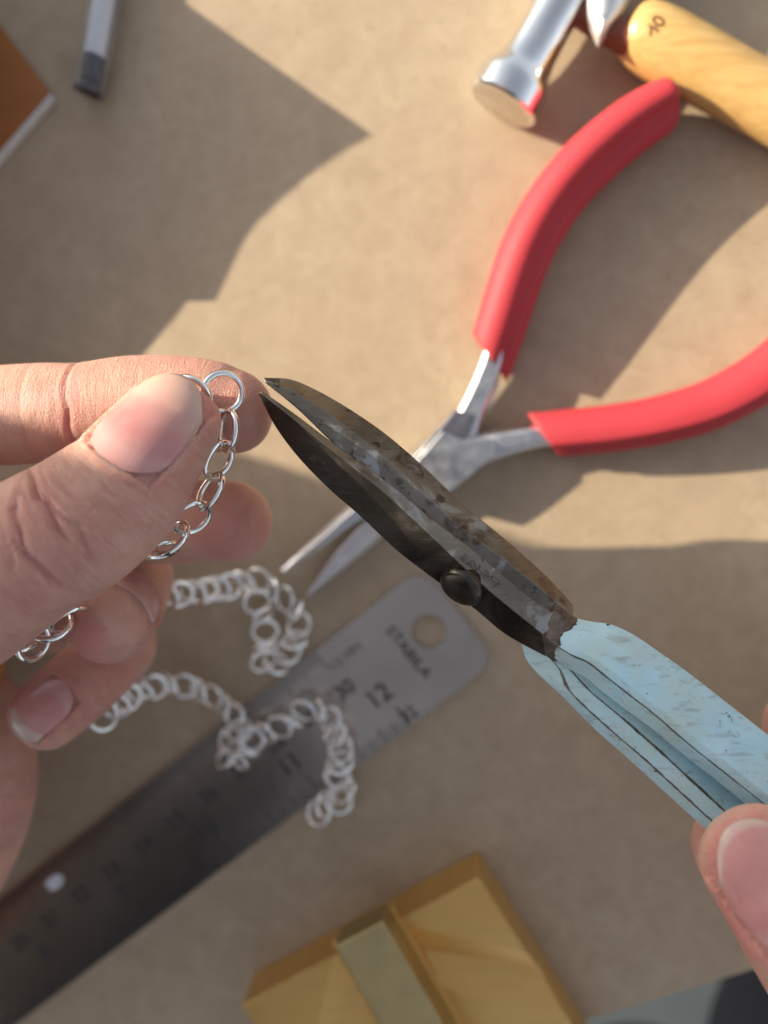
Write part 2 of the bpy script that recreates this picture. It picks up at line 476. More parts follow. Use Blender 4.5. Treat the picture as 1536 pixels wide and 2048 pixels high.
V, F = revolve(fc, hd, [(0, 0.01), (0, 6.5), (0.15, 7.1), (0.7, 7.6), (4.4, 7.7), (5.8, 7.3), (7.2, 6.4), (9, 5.7), (12, 5.2), (18, 5.0), (24, 5.2), (30, 5.8), (34, 6.4), (44, 6.4), (50, 5.4), (62, 4.2), (70, 3.6), (72, 0.01)], 56)
head = mesh("head", V, F, MAT["chrome"], t, sharp=35)
MAT["face_steel"] = metal("brushed_face_steel", (0.74, 0.70, 0.64), 0.30, 0.08, 400)
V, F = revolve(fc-hd*0.06, hd, [(0, 0.01), (0, 6.3), (0.12, 6.6), (0.2, 0.01)], 48); sub("striking_face", V, F, MAT["face_steel"], head, sharp=35)
# cheek: a pointed lobe hanging from the eye of the head
ck = []
for w, (lx, ly), (rx_, ry_) in ((0, (1150, -120), (1320, -110)), (1, (1166, -30), (1268, -20)), (2, (1170, 20), (1248, 25)), (3, (1180, 60), (1220, 62)), (4, (1194, 94), (1199, 95))):
    hh = [13.5, 13.2, 12.6, 11.8, 10.8][w]
    l_, r_ = P(lx, ly, hh-1.6), P(rx_, ry_, hh-1.6); m_ = P((lx+rx_)/2, (ly+ry_)/2, hh+1.0)
    lb, rb = P(lx, ly, hh-5), P(rx_, ry_, hh-5)
    ck.append([l_, l_*0.5+m_*0.5+np.array([0, 0, .5]), m_, r_*0.5+m_*0.5+np.array([0, 0, .5]), r_, rb, lb])
V, F = loft(loft_spline(ck, 20)); MAT["satin"] = metal("satin_chrome", (0.82, 0.83, 0.83), 0.48, 0.05, 90)
sub("cheek", V, F, MAT["satin"], head, sharp=60)
sh = [P(1100, -30, 8.5), P(1180, 30, 8.3), P(1250, 72, 8.2), P(1300, 98, 8.2)]
V, F = tube(catmull(sh, 16), 3.3, 20); mesh("shaft", V, F, MAT["redwood"], t)
g0, g1 = P(1257, 52, 7.0), P(1620, 254, 7.2)
gd = (g1-g0)/np.linalg.norm(g1-g0); gl = np.linalg.norm(g1-g0)
V, F = revolve(g0, gd, [(0, 0.05), (0.0, 4.2), (0.5, 5.0), (1.6, 5.8), (4, 6.4), (8, 6.7), (14, 6.7), (24, 6.5), (gl*0.8, 6.4), (gl, 6.4), (gl+20, 6.6), (gl+24, 5), (gl+24.5, 0.2)], 44)
grip = mesh("grip", V, F, MAT["wood"], t)
Vt, Ft = text_poly("40", 3.6)
tc = P(1312, 52, 13.4); tr = P(1324, 36, 13.4)-tc; tr[2] = 0; tr /= np.linalg.norm(tr); tu = np.array([-tr[1], tr[0], 0])
Vq = [tc+tr*v[0]+tu*v[1] for v in Vt]
def on_grip(q, lift):
    s = (q-g0) @ gd; c_ = g0+gd*s; side = np.cross(gd, [0, 0, 1.0]); side /= np.linalg.norm(side)
    prof = np.interp(s, [0, 0.5, 1.6, 4, 8, 14, 24], [4.2, 5.0, 5.8, 6.4, 6.7, 6.7, 6.5])
    x = (q-c_) @ side; x = max(-prof*0.95, min(prof*0.95, x)); upn = np.cross(side, gd)
    return c_+side*x+upn*(math.sqrt(prof**2-x*x)+lift)
sub("burnt_number", [on_grip(q, 0.05) for q in Vq], Ft, MAT["burn"], grip, smooth=False)

# ------------------------------------------------------------------ pliers
MAT["red"] = None
def m_red():
    k = Mat("red_dipped_vinyl")
    f = k.noise(130, 4)
    k.p(Base_Color=k.mix(k.ramp(k.noise(500, 5, 0.7), [(0.64, 0.0), (0.74, 0.35)]), k.mix(f, (0.42, 0.030, 0.042), (0.49, 0.040, 0.053)), (0.50, 0.16, 0.15)), Roughness=0.62, Specular_IOR_Level=0.4, Subsurface_Weight=0.12, Subsurface_Scale=0.0015)
    k.set(k.b.inputs["Subsurface Radius"], (1.0, 0.15, 0.12))
    k.bump(k.noise(1400, 3), 0.35, 0.08)
    return k.m
MAT["red"] = m_red()
jc = P(930, 880, 4)
t = thing("pliers", "slim long nose pliers with red dipped grips lying open on the board", "pliers", (jc[0], jc[1], 0))

def grip_loft(ctrl, inner_sign, cut, st=0.26):
    """ctrl rows: px, py, h, half-width, half-height.  Section: a rounded back with a lower flange on the inner side."""
    rows = np.array([[*P(x, y, h), w, v] for x, y, h, w, v in ctrl])
    r = catmull(rows, 70); rings = []
    for i in range(len(r)):
        c_ = r[i, :3]; tg = r[min(i+1, len(r)-1), :3]-r[max(i-1, 0), :3]; tg /= np.linalg.norm(tg)
        s_ = np.cross(tg, [0, 0, 1.0]); s_ /= np.linalg.norm(s_); s_ = s_*inner_sign; u_ = np.cross(s_, tg); u_ = u_*(1 if u_[2] > 0 else -1)
        w, v = r[i, 3], r[i, 4]
        q = []
        hw = (st+1)/1.35; m0 = hw-1                                          # rounded back, then a step down to the flange
        for a in np.linspace(200, 70, 15):
            a = math.radians(a); q.append((m0+hw*math.cos(a), 0.98*math.sin(a)))
        q += [(st, 0.74), (st+0.05, 0.52), (st+0.12, 0.42), (st+(1-st)*0.45, 0.36), (st+(1-st)*0.72, 0.24), (0.96, 0.02), (1.0, -0.28), (0.93, -0.58), (0.72, -0.78), (0.35, -0.90), (-0.1, -0.98), (-0.5, -0.86), (-0.82, -0.62)]
        e_ = 1.0
        k = i/(len(r)-1)
        if k > 0.90: e_ = math.sqrt(max(0.0, 1-((k-0.90)/0.10)**2))*0.985+0.015
        ring = np.array([c_+s_*w*a*e_+u_*v*b*e_ for a, b in q])
        if i < 6:                                                             # the cuff is cut on a slant
            ring = ring+tg*np.array([[cut*a] for a, b in q])*(1-i/6)
        rings.append(ring)
    return loft(rings)
up_ctrl = [(980, 716, 5.6, 5.2, 5.0), (1003, 650, 6.1, 5.4, 5.6), (1028, 570, 6.7, 5.5, 6.2), (1058, 490, 7.2, 5.6, 6.7), (1105, 408, 7.5, 5.6, 7.0),
           (1170, 330, 7.7, 5.6, 7.1), (1255, 257, 7.7, 5.4, 7.1), (1320, 216, 7.5, 4.9, 6.9), (1354, 198, 7.4, 4.2, 6.2)]
V, F = grip_loft(up_ctrl, 1, -3.6, 0.24); mesh("grip", V, F, MAT["red"], t)
lo_ctrl = [(1087, 870, 4.9, 4.9, 4.3), (1140, 865, 5.2, 5.0, 4.6), (1220, 857, 5.6, 5.0, 4.8), (1310, 842, 6.0, 5.1, 5.0), (1400, 818, 6.4, 5.3, 5.1),
           (1475, 784, 6.8, 5.4, 5.2), (1545, 738, 7.2, 5.4, 5.2), (1620, 670, 7.5, 5.2, 5.0), (1660, 620, 7.8, 4.4, 4.4)]
V, F = grip_loft(lo_ctrl, 1, 3.0, 0.56); mesh("grip", V, F, MAT["red"], t)

def bar_loft(rows, n=24, flat=0.75):
    """rows: px, py, h, half-width mm, half-height mm -> bevelled bar."""
    r = catmull(np.array([[*P(x, y, h), w, v] for x, y, h, w, v in rows]), n); rings = []
    for i in range(n):
        tg = r[min(i+1, n-1), :3]-r[max(i-1, 0), :3]; tg /= np.linalg.norm(tg)
        s_ = np.cross(tg, [0, 0, 1.0]); s_ /= np.linalg.norm(s_); u_ = np.cross(s_, tg)
        w, v = r[i, 3], r[i, 4]
        rings.append([r[i, :3]+s_*w*a+u_*v*b for a, b in ((-1, -flat+.2), (-1, flat-.2), (-flat+.1, 1), (flat-.1, 1), (1, flat-.2), (1, -flat+.2), (flat, -1), (-flat, -1))])
    return loft(rings)
V, F = bar_loft([(1000, 672, 5.6, 2.4, 2.4), (978, 738, 5.4, 2.5, 2.6), (955, 795, 5.0, 2.7, 2.8), (925, 862, 4.6, 3.4, 2.9), (905, 905, 4.4, 4.2, 2.6)]); mesh("arm", V, F, MAT["plier_steel"], t, sharp=30, bevel=0.5)
V, F = bar_loft([(1130, 868, 4.9, 2.4, 2.5), (1085, 872, 4.8, 2.5, 2.7), (1040, 880, 4.6, 2.7, 2.9), (985, 893, 4.4, 3.2, 3.0), (930, 910, 4.3, 4.0, 2.6)]); mesh("arm", V, F, MAT["plier_steel"], t, sharp=30, bevel=0.5)
# lap joint: an upper and a lower leaf
jt = [(884, 860), (929, 879), (970, 875), (991, 886), (990, 912), (912, 976), (866, 1005), (812, 950), (832, 921)]
V, F = prism([P(x, y, 8.6) for x, y in jt], [P(x, y, 0.6) for x, y in jt]); joint = mesh("joint", V, F, MAT["plier_steel"], t, smooth=False, bevel=0.45)
MAT["dark_steel"] = metal("dark_steel", (0.25, 0.24, 0.27), 0.40, 0.1, 160)
jl = [(852, 884), (903, 826), (912, 820), (951, 830), (940, 860), (929, 879), (884, 860), (846, 902)]
V, F = prism([P(x, y, 8.1) for x, y in jl], [P(x, y, 0.7) for x, y in jl]); sub("lap_step", V, F, MAT["dark_steel"], joint, smooth=False, bevel=0.55)
def jaw(rows):
    r = [np.array([P(ox, oy, hb+ht*0.55), P(mx, my, hb+ht), P(ix, iy, hb+ht*0.92), P(ix, iy, hb), P(ox, oy, hb)]) for (ox, oy), (mx, my), (ix, iy), hb, ht in rows]
    return loft(loft_spline(r, 24))
V, F = jaw([((846, 878), (858, 884), (905, 935), 0.7, 6.8), ((760, 962), (771, 970), (802, 996), 1.0, 6.0), ((690, 1018), (699, 1027), (716, 1042), 1.4, 4.6), ((622, 1082), (630, 1089), (640, 1096), 1.9, 3.2), ((560, 1140), (566, 1144), (568, 1147), 2.4, 1.3)])
mesh("jaw", V, F, MAT["plier_steel"], t, sharp=25, bevel=0.25)
V, F = jaw([((952, 932), (940, 925), (890, 905), 0.6, 6.8), ((850, 1002), (842, 992), (800, 968), 0.6, 6.0), ((770, 1072), (760, 1062), (728, 1044), 0.6, 4.6), ((690, 1138), (682, 1130), (662, 1118), 0.6, 3.2), ((616, 1197), (613, 1194), (611, 1191), 0.6, 1.3)])
mesh("jaw", V, F, MAT["plier_steel"], t, sharp=25, bevel=0.25)
lf = catmull(np.array([P(996, 752, 4), P(990, 790, 4), P(972, 822, 4), P(950, 850, 4)]), 14)
rings = [[q+np.array([0.25, 0, -2.2]), q+np.array([0.25, 0, 2.0]), q+np.array([-0.25, 0, 2.0]), q+np.array([-0.25, 0, -2.2])] for q in lf]
V, F = loft(rings); mesh("leaf_spring", V, F, MAT["plier_steel"], t, sharp=30)

# ------------------------------------------------------------------ brass block with a bar across it
def m_brass_block():
    k = Mat("waxy_brass")
    f = k.noise(38, 4); s_ = k.noise(70, 4, 0.6, vec=k.mapped((1, 9, 1), rot=(0, 0, 0.5)))
    c = k.mix(k.ramp(f, [(0.3, 0.0), (0.7, 1.0)]), (0.66, 0.38, 0.11), (0.74, 0.46, 0.16))
    c = k.mix(k.ramp(s_, [(0.5, 0.0), (0.8, 0.4)]), c, (0.40, 0.27, 0.10))
    k.p(Base_Color=c, Metallic=0.5, Roughness=0.36)
    k.bump(s_, 0.1, 0.05)
    return k.m
MAT["block"] = m_brass_block()
HB_, HB0 = 11.6, 0.1
bA, bB = P(957, 1700, HB0), P(510, 1943, HB0)
u1 = (bB-bA); L1 = np.linalg.norm(u1); u1 /= L1
u2 = P(1160, 2048, HB0)-bA; u2 = u2-(u2 @ u1)*u1; u2 /= np.linalg.norm(u2); L2 = 50.0
t = thing("brass_block", "square brass forming block with angled grooves at the bottom edge of the board", "metal block", (bA[0], bA[1], 0))
def BK(a, b, h): q = bA+u1*a+u2*b; return np.array([q[0], q[1], h])
def bk_of(px, py, h):
    q = P(px, py, h)-bA; return q @ u1, q @ u2
H_ = HB_; LW = 2.6
top = [(0, 0, H_), (0, 19.4, H_), (0, 27.0, H_-LW), (0, 35.2, H_), (0, L2, H_),            # 0-4 right edge
       (21.4, 0, H_), (21.4, 8.6, H_-LW), (21.9, 16.6, H_), (21.9, L2, H_),                  # 5-8 beside the bar
       (30, 4, H_-3.0), (33, L2, H_-3.0), (38.5, 0, H_), (L1, 25.5, H_), (L1, 0, H_), (L1, L2, H_-3.0)]
tf = [(0, 1, 5), (1, 2, 6, 5), (2, 3, 7, 6), (3, 4, 8, 7), (5, 6, 9), (6, 7, 9), (7, 8, 10, 9), (5, 9, 11), (9, 10, 14, 12), (9, 12, 11), (11, 12, 13)]
rim_ = [0, 1, 2, 3, 4, 8, 10, 14, 12, 13, 11, 5]
V = [BK(*q) for q in top]+[BK(top[i][0], top[i][1], HB0) for i in rim_]
F = list(tf)+[(rim_[i], rim_[(i+1) % 12], 15+(i+1) % 12, 15+i) for i in range(12)]+[tuple(15+i for i in range(12))]
mesh("body", V, F, MAT["block"], t, smooth=False, bevel=0.45)
hr_ = HB_+0.7
(ra, rc_), (rb_, rd_) = bk_of(662, 1886, hr_), bk_of(785, 1814, hr_)
pl_ = [(ra, rc_), (rb_, rd_), (rb_+1.0, 30), (ra+1.5, 30)]
V, F = prism([BK(a, b, hr_) for a, b in pl_], [BK(a, b, H_-3.1) for a, b in pl_])
mesh("rest", V, F, MAT["block"], t, smooth=False, bevel=0.4)
HT = hr_+6.8
q1_, q2_ = bk_of(668, 1893, HT), bk_of(766, 1841, HT); q4_ = bk_of(886, 2048, HT)
dv = np.array([q4_[0]-q2_[0], q4_[1]-q2_[1]]); dv /= np.linalg.norm(dv)
pts = [q1_, q2_, tuple(np.array(q2_)+dv*48), tuple(np.array(q1_)+dv*48)]
bb_ = hr_+0.05
V, F = prism([BK(a, b, HT) for a, b in pts], [BK(a, b, bb_) for a, b in pts])
o = mesh("brass_bar", V, F, MAT["brass_bar"], smooth=False, bevel=0.5, at=BK(*pts[0], bb_)); props(o, "dull grey brass bar resting on the brass block", "metal bar")

# ------------------------------------------------------------------ silver chains
LINK_R, LINK_W = 2.92, 0.50
MAT["white_silver"] = metal("pickled_silver", (0.98, 0.975, 0.96), 0.16, 0.02, 300, 0.05); MAT["white_silver"].node_tree.nodes["Principled BSDF"].inputs["Metallic"].default_value = 1.0
link_me = torus_mesh("link", LINK_R, LINK_W, MAT["silver"])
table_link = torus_mesh("link", 2.85, 0.50, MAT["white_silver"])
def place_link(root, c, nrm, along, sx=1.0, me=None):
    nrm = np.asarray(nrm, float)/np.linalg.norm(nrm); along = np.asarray(along, float)
    along = along-(along @ nrm)*nrm; along /= np.linalg.norm(along); b = np.cross(nrm, along)
    o = bpy.data.objects.new("link", me or link_me); COL.objects.link(o); o.parent = root
    m = Matrix(((along[0]*sx, b[0], nrm[0], 0), (along[1]*sx, b[1], nrm[1], 0), (along[2]*sx, b[2], nrm[2], 0), (0, 0, 0, 1)))
    m.translation = Vector((np.asarray(c)-LOC[root])*MM)
    o.matrix_local = m
    return o
def chain(label, ctrl, pitch=3.55, seed=1, floor=None):
    r_ = random.Random(seed)
    path = catmull(np.array([P(x, y, h) for x, y, h in ctrl]), 800)
    seg = np.r_[0, np.cumsum(np.linalg.norm(np.diff(path, axis=0), axis=1))]
    n = int(seg[-1]/pitch)
    root = thing("chain", label, "chain", zz(path[-1], 0))
    for i in range(n+1):
        s = i*pitch
        c = np.array([np.interp(s, seg, path[:, k]) for k in range(3)])
        tg = np.array([np.interp(min(s+1, seg[-1]), seg, path[:, k])-np.interp(max(s-1, 0), seg, path[:, k]) for k in range(3)]); tg /= np.linalg.norm(tg)
        side = np.cross(tg, [0, 0, 1.0]); side /= np.linalg.norm(side); upn = np.cross(side, tg)
        a = math.radians((34 if i % 2 == 0 else 62)+r_.uniform(-12, 12))
        nrm = upn*math.cos(a)+(side*0.45-tg*0.9*(1 if i % 2 else 0.6))/1.0*math.sin(a); nrm /= np.linalg.norm(nrm)
        low = math.sqrt(max(0, 1-nrm[2]**2))*LINK_R+LINK_W
        if floor is not None: c[2] = max(c[2], floor(i, s)+low)
        place_link(root, c, nrm, tg, 1.0, table_link)
    return root
chain("silver chain end curled on the board beside the pliers' jaws",
      [(300, 1196, 24), (340, 1190, 20), (385, 1186, 15), (430, 1178, 9), (470, 1170, 5), (505, 1158, 3), (548, 1182, 2.5), (588, 1216, 2.5), (597, 1258, 2.5), (580, 1296, 2.5),
       (552, 1325, 2.5), (527, 1322, 3.6), (530, 1285, 4), (528, 1240, 4), (512, 1200, 4)], seed=3, floor=lambda i, s: 0.05)
chain("long silver chain end draped across the steel ruler",
      [(206, 1432, 24), (245, 1402, 19), (290, 1380, 13), (335, 1368, 9), (385, 1377, 6), (430, 1396, 4), (462, 1422, 3), (482, 1455, 3), (458, 1490, 3), (462, 1520, 3.4), (490, 1512, 5),
       (505, 1475, 5), (545, 1462, 4), (582, 1440, 4), (617, 1418, 4), (655, 1432, 4), (672, 1472, 4), (684, 1512, 4), (674, 1548, 4), (692, 1582, 3), (668, 1608, 3), (642, 1606, 3.5), (636, 1640, 3)], seed=5, floor=lambda i, s: 1.05)

root = thing("chain", "bright silver chain pinched between the thumb and index finger", "chain", PZ(445, 787, 117))
def held(px, py, Z, ang, ratio, sign=1):
    """one link: image angle of its long axis (degrees, counter-clockwise from right) and how round it looks."""
    v = ray(px, py); v = v/np.linalg.norm(v)
    maj = RIGHT*math.cos(math.radians(ang))+UPV*math.sin(math.radians(ang)); maj -= (maj @ v)*v; maj /= np.linalg.norm(maj)
    mnr = np.cross(v, maj)
    nrm = -v*ratio+mnr*sign*math.sqrt(1-ratio**2)
    place_link(root, PZ(px, py, Z), nrm, maj)
held(386, 786, 116.0, -38, 0.62, 1)
held(446, 785, 116.3, 60, 0.97, 1)
held(455, 861, 115.6, 84, 0.40, -1)
held(438, 921, 115.3, 62, 0.55, 1)
held(420, 983, 116.0, 60, 0.38, -1)
held(384, 1036, 117.0, 32, 0.66, 1)
held(344, 1076, 117.8, 45, 0.50, -1)
held(318, 1100, 118.8, 10, 0.35, 1)
root = thing("chain", "silver chain section gathered in the hollow of the hand under the thumb", "chain", PZ(80, 1265, 121))
held(140, 1238, 120.5, 25, 0.4, 1); held(104, 1250, 120, 20, 0.7, -1); held(66, 1283, 121, 70, 0.75, 1); held(34, 1284, 123, 10, 0.5, -1); held(0, 1296, 124, 30, 0.6, 1)

# ------------------------------------------------------------------ scissors
def m_blade(dark=False):
    k = Mat("shade_toned_steel" if dark else "old_blade_steel")  # dark: the facet's dark reflection is put into the steel colour, beside spots
    blot = k.noise(75, 6, 0.62, dist=1.2); fine = k.noise(1100, 5, 0.7); big = k.noise(60, 3, 0.5); speck = k.noise(420, 4, 0.6)
    brushed = k.noise(300, 3, 0.6, vec=k.mapped((1, 9, 1), rot=(0, 0, 0.75)))
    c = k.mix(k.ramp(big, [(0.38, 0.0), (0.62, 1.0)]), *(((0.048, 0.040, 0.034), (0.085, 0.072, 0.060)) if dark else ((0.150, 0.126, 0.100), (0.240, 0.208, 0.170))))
    c = k.mix(k.ramp(brushed, [(0.4, 0.0), (0.8, 0.10 if dark else 0.35)]), c, (0.33, 0.31, 0.28))
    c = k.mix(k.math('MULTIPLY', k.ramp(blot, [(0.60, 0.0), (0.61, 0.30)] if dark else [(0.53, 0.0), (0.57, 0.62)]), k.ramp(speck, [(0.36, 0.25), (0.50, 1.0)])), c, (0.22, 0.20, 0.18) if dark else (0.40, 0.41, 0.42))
    c = k.mix(k.ramp(speck, [(0.64, 0.0), (0.68, 0.85)]), c, (0.06, 0.045, 0.038))
    rust = k.math('MULTIPLY', k.ramp(k.noise(130, 4), [(0.60, 0.0), (0.66, 0.75)]), k.ramp(fine, [(0.35, 0.3), (0.55, 1.0)]))
    c = k.mix(rust, c, (0.085, 0.05, 0.035))
    v = k.n("ShaderNodeTexVoronoi", feature='F1'); v.inputs["Scale"].default_value = 260; k.t.links.new(k.obj(), v.inputs["Vector"])
    c = k.mix(k.math('MULTIPLY', k.ramp(k.math('ADD', v.outputs["Distance"], k.math('MULTIPLY', k.math('SUBTRACT', speck, 0.5), 0.5)), [(0.14, 0.75), (0.22, 0.0)]), k.ramp(k.noise(90, 2), [(0.46, 0.0), (0.55, 1.0)])), c, (0.045, 0.034, 0.03))
    k.p(Base_Color=c, Metallic=0.9)
    k.set(k.b.inputs["Roughness"], k.ramp(blot, [(0.45, 0.27), (0.56, 0.50)]))
    k.bump(k.math('ADD', fine, k.math('MULTIPLY', blot, 0.6)), 0.4, 0.05)
    return k.m
def m_paint():
    k = Mat("chipped_blue_enamel")
    fine = k.noise(500, 5, 0.65); mid = k.noise(110, 4, 0.6); st = k.noise(160, 5, 0.65, vec=k.mapped((1, 6, 6), rot=(0, 0, -0.72)), dist=0.6)
    col = k.mix(k.ramp(mid, [(0.3, 0.0), (0.7, 1.0)]), (0.34, 0.55, 0.64), (0.50, 0.70, 0.78))
    col = k.mix(k.ramp(k.noise(95, 4), [(0.46, 0.0), (0.62, 0.75)]), col, (0.46, 0.58, 0.55))
    col = k.mix(k.ramp(st, [(0.54, 0.0), (0.68, 0.65)]), col, (0.27, 0.31, 0.29))
    col = k.mix(k.ramp(k.noise(1300, 3), [(0.66, 0.0), (0.74, 0.4)]), col, (0.22, 0.20, 0.17))
    met = k.mix(k.ramp(fine, [(0.35, 0.0), (0.65, 1.0)]), (0.075, 0.05, 0.035), (0.22, 0.18, 0.155))
    edge = k.math('ADD', k.attr("paint"), k.math('MULTIPLY', k.math('SUBTRACT', k.noise(260, 5, 0.7), 0.5), 0.9))
    edge = k.math('ADD', edge, k.math('MULTIPLY', k.math('SUBTRACT', mid, 0.5), 0.8))
    mask = k.ramp(edge, [(0.495, 0.0), (0.505, 1.0)])
    chip = k.ramp(k.noise(650, 4, 0.6), [(0.30, 0.0), (0.31, 1.0)])
    chip = k.math('MULTIPLY', mask, chip)
    wl = k.math('ADD', k.attr('worn'), k.math('MULTIPLY', k.math('SUBTRACT', k.noise(420, 5, 0.7), 0.5), 1.6))
    chip = k.math('MULTIPLY', chip, k.ramp(wl, [(0.50, 1.0), (0.60, 0.05)]))
    k.p(Base_Color=k.mix(chip, met, col))
    k.set(k.b.inputs["Metallic"], k.math('SUBTRACT', 0.6, k.math('MULTIPLY', chip, 0.6)))
    k.set(k.b.inputs["Roughness"], k.math('ADD', 0.34, k.math('MULTIPLY', mid, 0.2)))
    k.bump(k.math('ADD', k.math('MULTIPLY', chip, 1.2), k.math('MULTIPLY', st, 0.25)), 0.7, 0.12)
    return k.m
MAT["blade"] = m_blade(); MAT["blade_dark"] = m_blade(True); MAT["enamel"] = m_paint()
sc_root = thing("scissors", "old scissors with dark spotted blades and chipped light blue handles, held open", "scissors", PZ(920, 1180, 121))
near = [  # lower contour, ridge, seam (pixels)
    ((517, 788), (519, 785), (523, 781)), ((550, 852), (580, 832), (586, 825)), ((596, 914), (643, 885), (652, 875)), ((656, 976), (698, 928), (708, 916)),
    ((720, 1032), (772, 989), (786, 973)), ((789, 1097), (843, 1054), (860, 1034)), ((849, 1144), (911, 1119), (935, 1091)), ((948, 1217), (972, 1176), (1000, 1145)),
    ((1010, 1268), (1030, 1224), (1062, 1196)), ((1091, 1313), (1085, 1268), (1130, 1240))]
rg = []
for i, (l_, r_, s_) in enumerate(near):
    k = min(1, i/2.0)*0.85+0.15
    ZL, ZR, ZS = 114.8+2.4*k, 113.8-1.4*k, 113.8-0.2*k
    rg.append([PZ(*l_, ZL), PZ(*r_, ZR), PZ(*s_, ZS), PZ(s_[0]-6*k, s_[1]+8*k, ZS+5*k), PZ(l_[0]+4*k, l_[1]-4*k, ZL+3*k)])
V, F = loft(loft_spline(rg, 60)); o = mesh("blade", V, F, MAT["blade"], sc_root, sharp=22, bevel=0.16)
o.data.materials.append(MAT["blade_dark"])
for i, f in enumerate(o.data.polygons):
    if i % 5 == 0 and len(f.vertices) == 4: f.material_index = 1  # near facet gets the steel with shade in its colour
far = [  # upper contour, ridge, lower edge
    ((529, 755), (528, 759), (530, 765)), ((583, 759), (584, 783), (595, 818)), ((643, 785), (640, 817), (654, 875)), ((712, 826), (702, 862), (703, 919)), ((768, 865), (760, 908), (780, 979)),
    ((824, 912), (816, 956), (852, 1040)), ((884, 968), (878, 1014), (928, 1098)), ((927, 1011), (925, 1058), (990, 1152)), ((991, 1062), (985, 1102), (1045, 1192)), ((1056, 1118), (1050, 1152), (1080, 1216)),
    ((1111, 1170), (1105, 1197), (1116, 1240)), ((1148, 1212), (1146, 1230), (1144, 1244))]
rg = []
for i, (u_, m_, l_) in enumerate(far):
    k = min(1, i/2.0)*0.85+0.15
    ZU, ZM, ZL = 115.4+2.4*k, 115.0+0.1*k, 115.0-0.1*k
    rg.append([PZ(*u_, ZU), PZ(*m_, ZM), PZ(*l_, ZL), PZ(l_[0], l_[1], ZL+3*k), PZ(u_[0]-3*k, u_[1]+3*k, ZU+3*k)])
V, F = loft(loft_spline(rg, 60)); mesh("blade", V, F, MAT["blade"], sc_root, sharp=22, bevel=0.16)

def handle(rows, ridges, n=110, p0=0.0, p1=0.12):
    """rows: (points, depths, body thickness); ridges: which rails carry a worn, dirty edge."""
    rg = []
    for pts, Zs, zb in rows:
        top = [PZ(*p_, z) for p_, z in zip(pts, Zs)]
        out, ln = [], []
        for j, q in enumerate(top):
            if j in ridges:
                out += [q*0.87+top[j-1]*0.13, q, q*0.84+top[j+1]*0.16]; ln += [0, 1, 0]
            else: out.append(q); ln.append(0)
        rg.append(out+[PZ(*pts[-1], Zs[-1]+zb), PZ(*pts[0], Zs[0]+zb)]); ln += [0, 0]
    V, F = loft(loft_spline(rg, n))
    m = len(rg[0]); k = np.repeat(np.linspace(0, 1, n), m)
    return V, F, {"paint": np.clip((k-p0)/(p1-p0)*0.5, -0.6, 1.25), "worn": np.tile(ln, n)}
up_rows = [  # rim, crown, crown, ridge, lower contour
    (((1112, 1206), (1106, 1222), (1094, 1246), (1084, 1268), (1092, 1312)), (115.0, 113.6, 113.0, 112.8, 116.0), 5),
    (((1150, 1234), (1142, 1254), (1128, 1278), (1114, 1292), (1112, 1324)), (114.6, 112.8, 112.1, 112.2, 115.6), 5),
    (((1188, 1244), (1178, 1270), (1160, 1300), (1144, 1310), (1138, 1338)), (114.2, 112.0, 111.4, 111.8, 115.2), 5),
    (((1222, 1249), (1216, 1284), (1196, 1322), (1176, 1324), (1171, 1355)), (113.8, 111.5, 110.9, 111.5, 114.9), 5),
    (((1268, 1270), (1262, 1312), (1238, 1352), (1214, 1354), (1206, 1384)), (113.2, 110.9, 110.4, 111.2, 114.5), 5),
    (((1318, 1304), (1308, 1350), (1282, 1388), (1260, 1390), (1250, 1418)), (112.8, 110.5, 110.0, 110.9, 114.2), 5),
    (((1372, 1342), (1362, 1390), (1334, 1428), (1312, 1431), (1302, 1456)), (112.4, 110.1, 109.6, 110.6, 113.8), 5),
    (((1440, 1395), (1430, 1446), (1402, 1484), (1378, 1488), (1368, 1510)), (112.0, 109.7, 109.2, 110.2, 113.4), 5),
    (((1536, 1470), (1528, 1526), (1500, 1562), (1476, 1566), (1462, 1584)), (111.4, 109.1, 108.6, 109.6, 112.8), 5),
    (((1700, 1600), (1692, 1660), (1664, 1694), (1640, 1698), (1624, 1716)), (110.6, 108.3, 107.8, 108.8, 112.0), 5),
]
V, F, at_ = handle(up_rows, (3,), p0=0.0, p1=0.13); mesh("handle", V, F, MAT["enamel"], sc_root, sharp=30, bevel=0.4, attrs=at_)
lo_rows = [
    (((1044, 1288), (1098, 1312), (1120, 1318), (1150, 1322)), (118.6, 117.4, 117.2, 117.6), 4),
    (((1052, 1317), (1122, 1342), (1148, 1348), (1178, 1348)), (118.6, 117.0, 116.8, 117.4), 4),
    (((1076, 1348), (1134, 1374), (1178, 1380), (1210, 1376)), (118.6, 116.6, 116.2, 117.4), 4),
    (((1126, 1394), (1160, 1405), (1208, 1406), (1246, 1400)), (118.5, 116.3, 115.8, 117.4), 4),
    (((1190, 1458), (1216, 1456), (1252, 1443), (1296, 1434)), (118.4, 116.0, 115.5, 117.6), 4),
    (((1267, 1527), (1288, 1518), (1318, 1501), (1362, 1488)), (118.2, 115.8, 115.2, 117.6), 4),
    (((1343, 1596), (1362, 1586), (1390, 1568), (1432, 1550)), (118.0, 115.5, 114.9, 117.4), 4),
    (((1470, 1712), (1488, 1702), (1516, 1684), (1560, 1664)), (117.6, 115.0, 114.4, 117.0), 4),
]
V, F, at_ = handle(lo_rows, (1, 2), p0=-0.4, p1=-0.05); mesh("handle", V, F, MAT["enamel"], sc_root, sharp=20, bevel=0.2, attrs=at_)
Vt, Ft = text_poly("SALSO", 1.0)
xs_ = [v[0] for v in Vt]; x0_, x1_ = min(xs_), max(xs_)
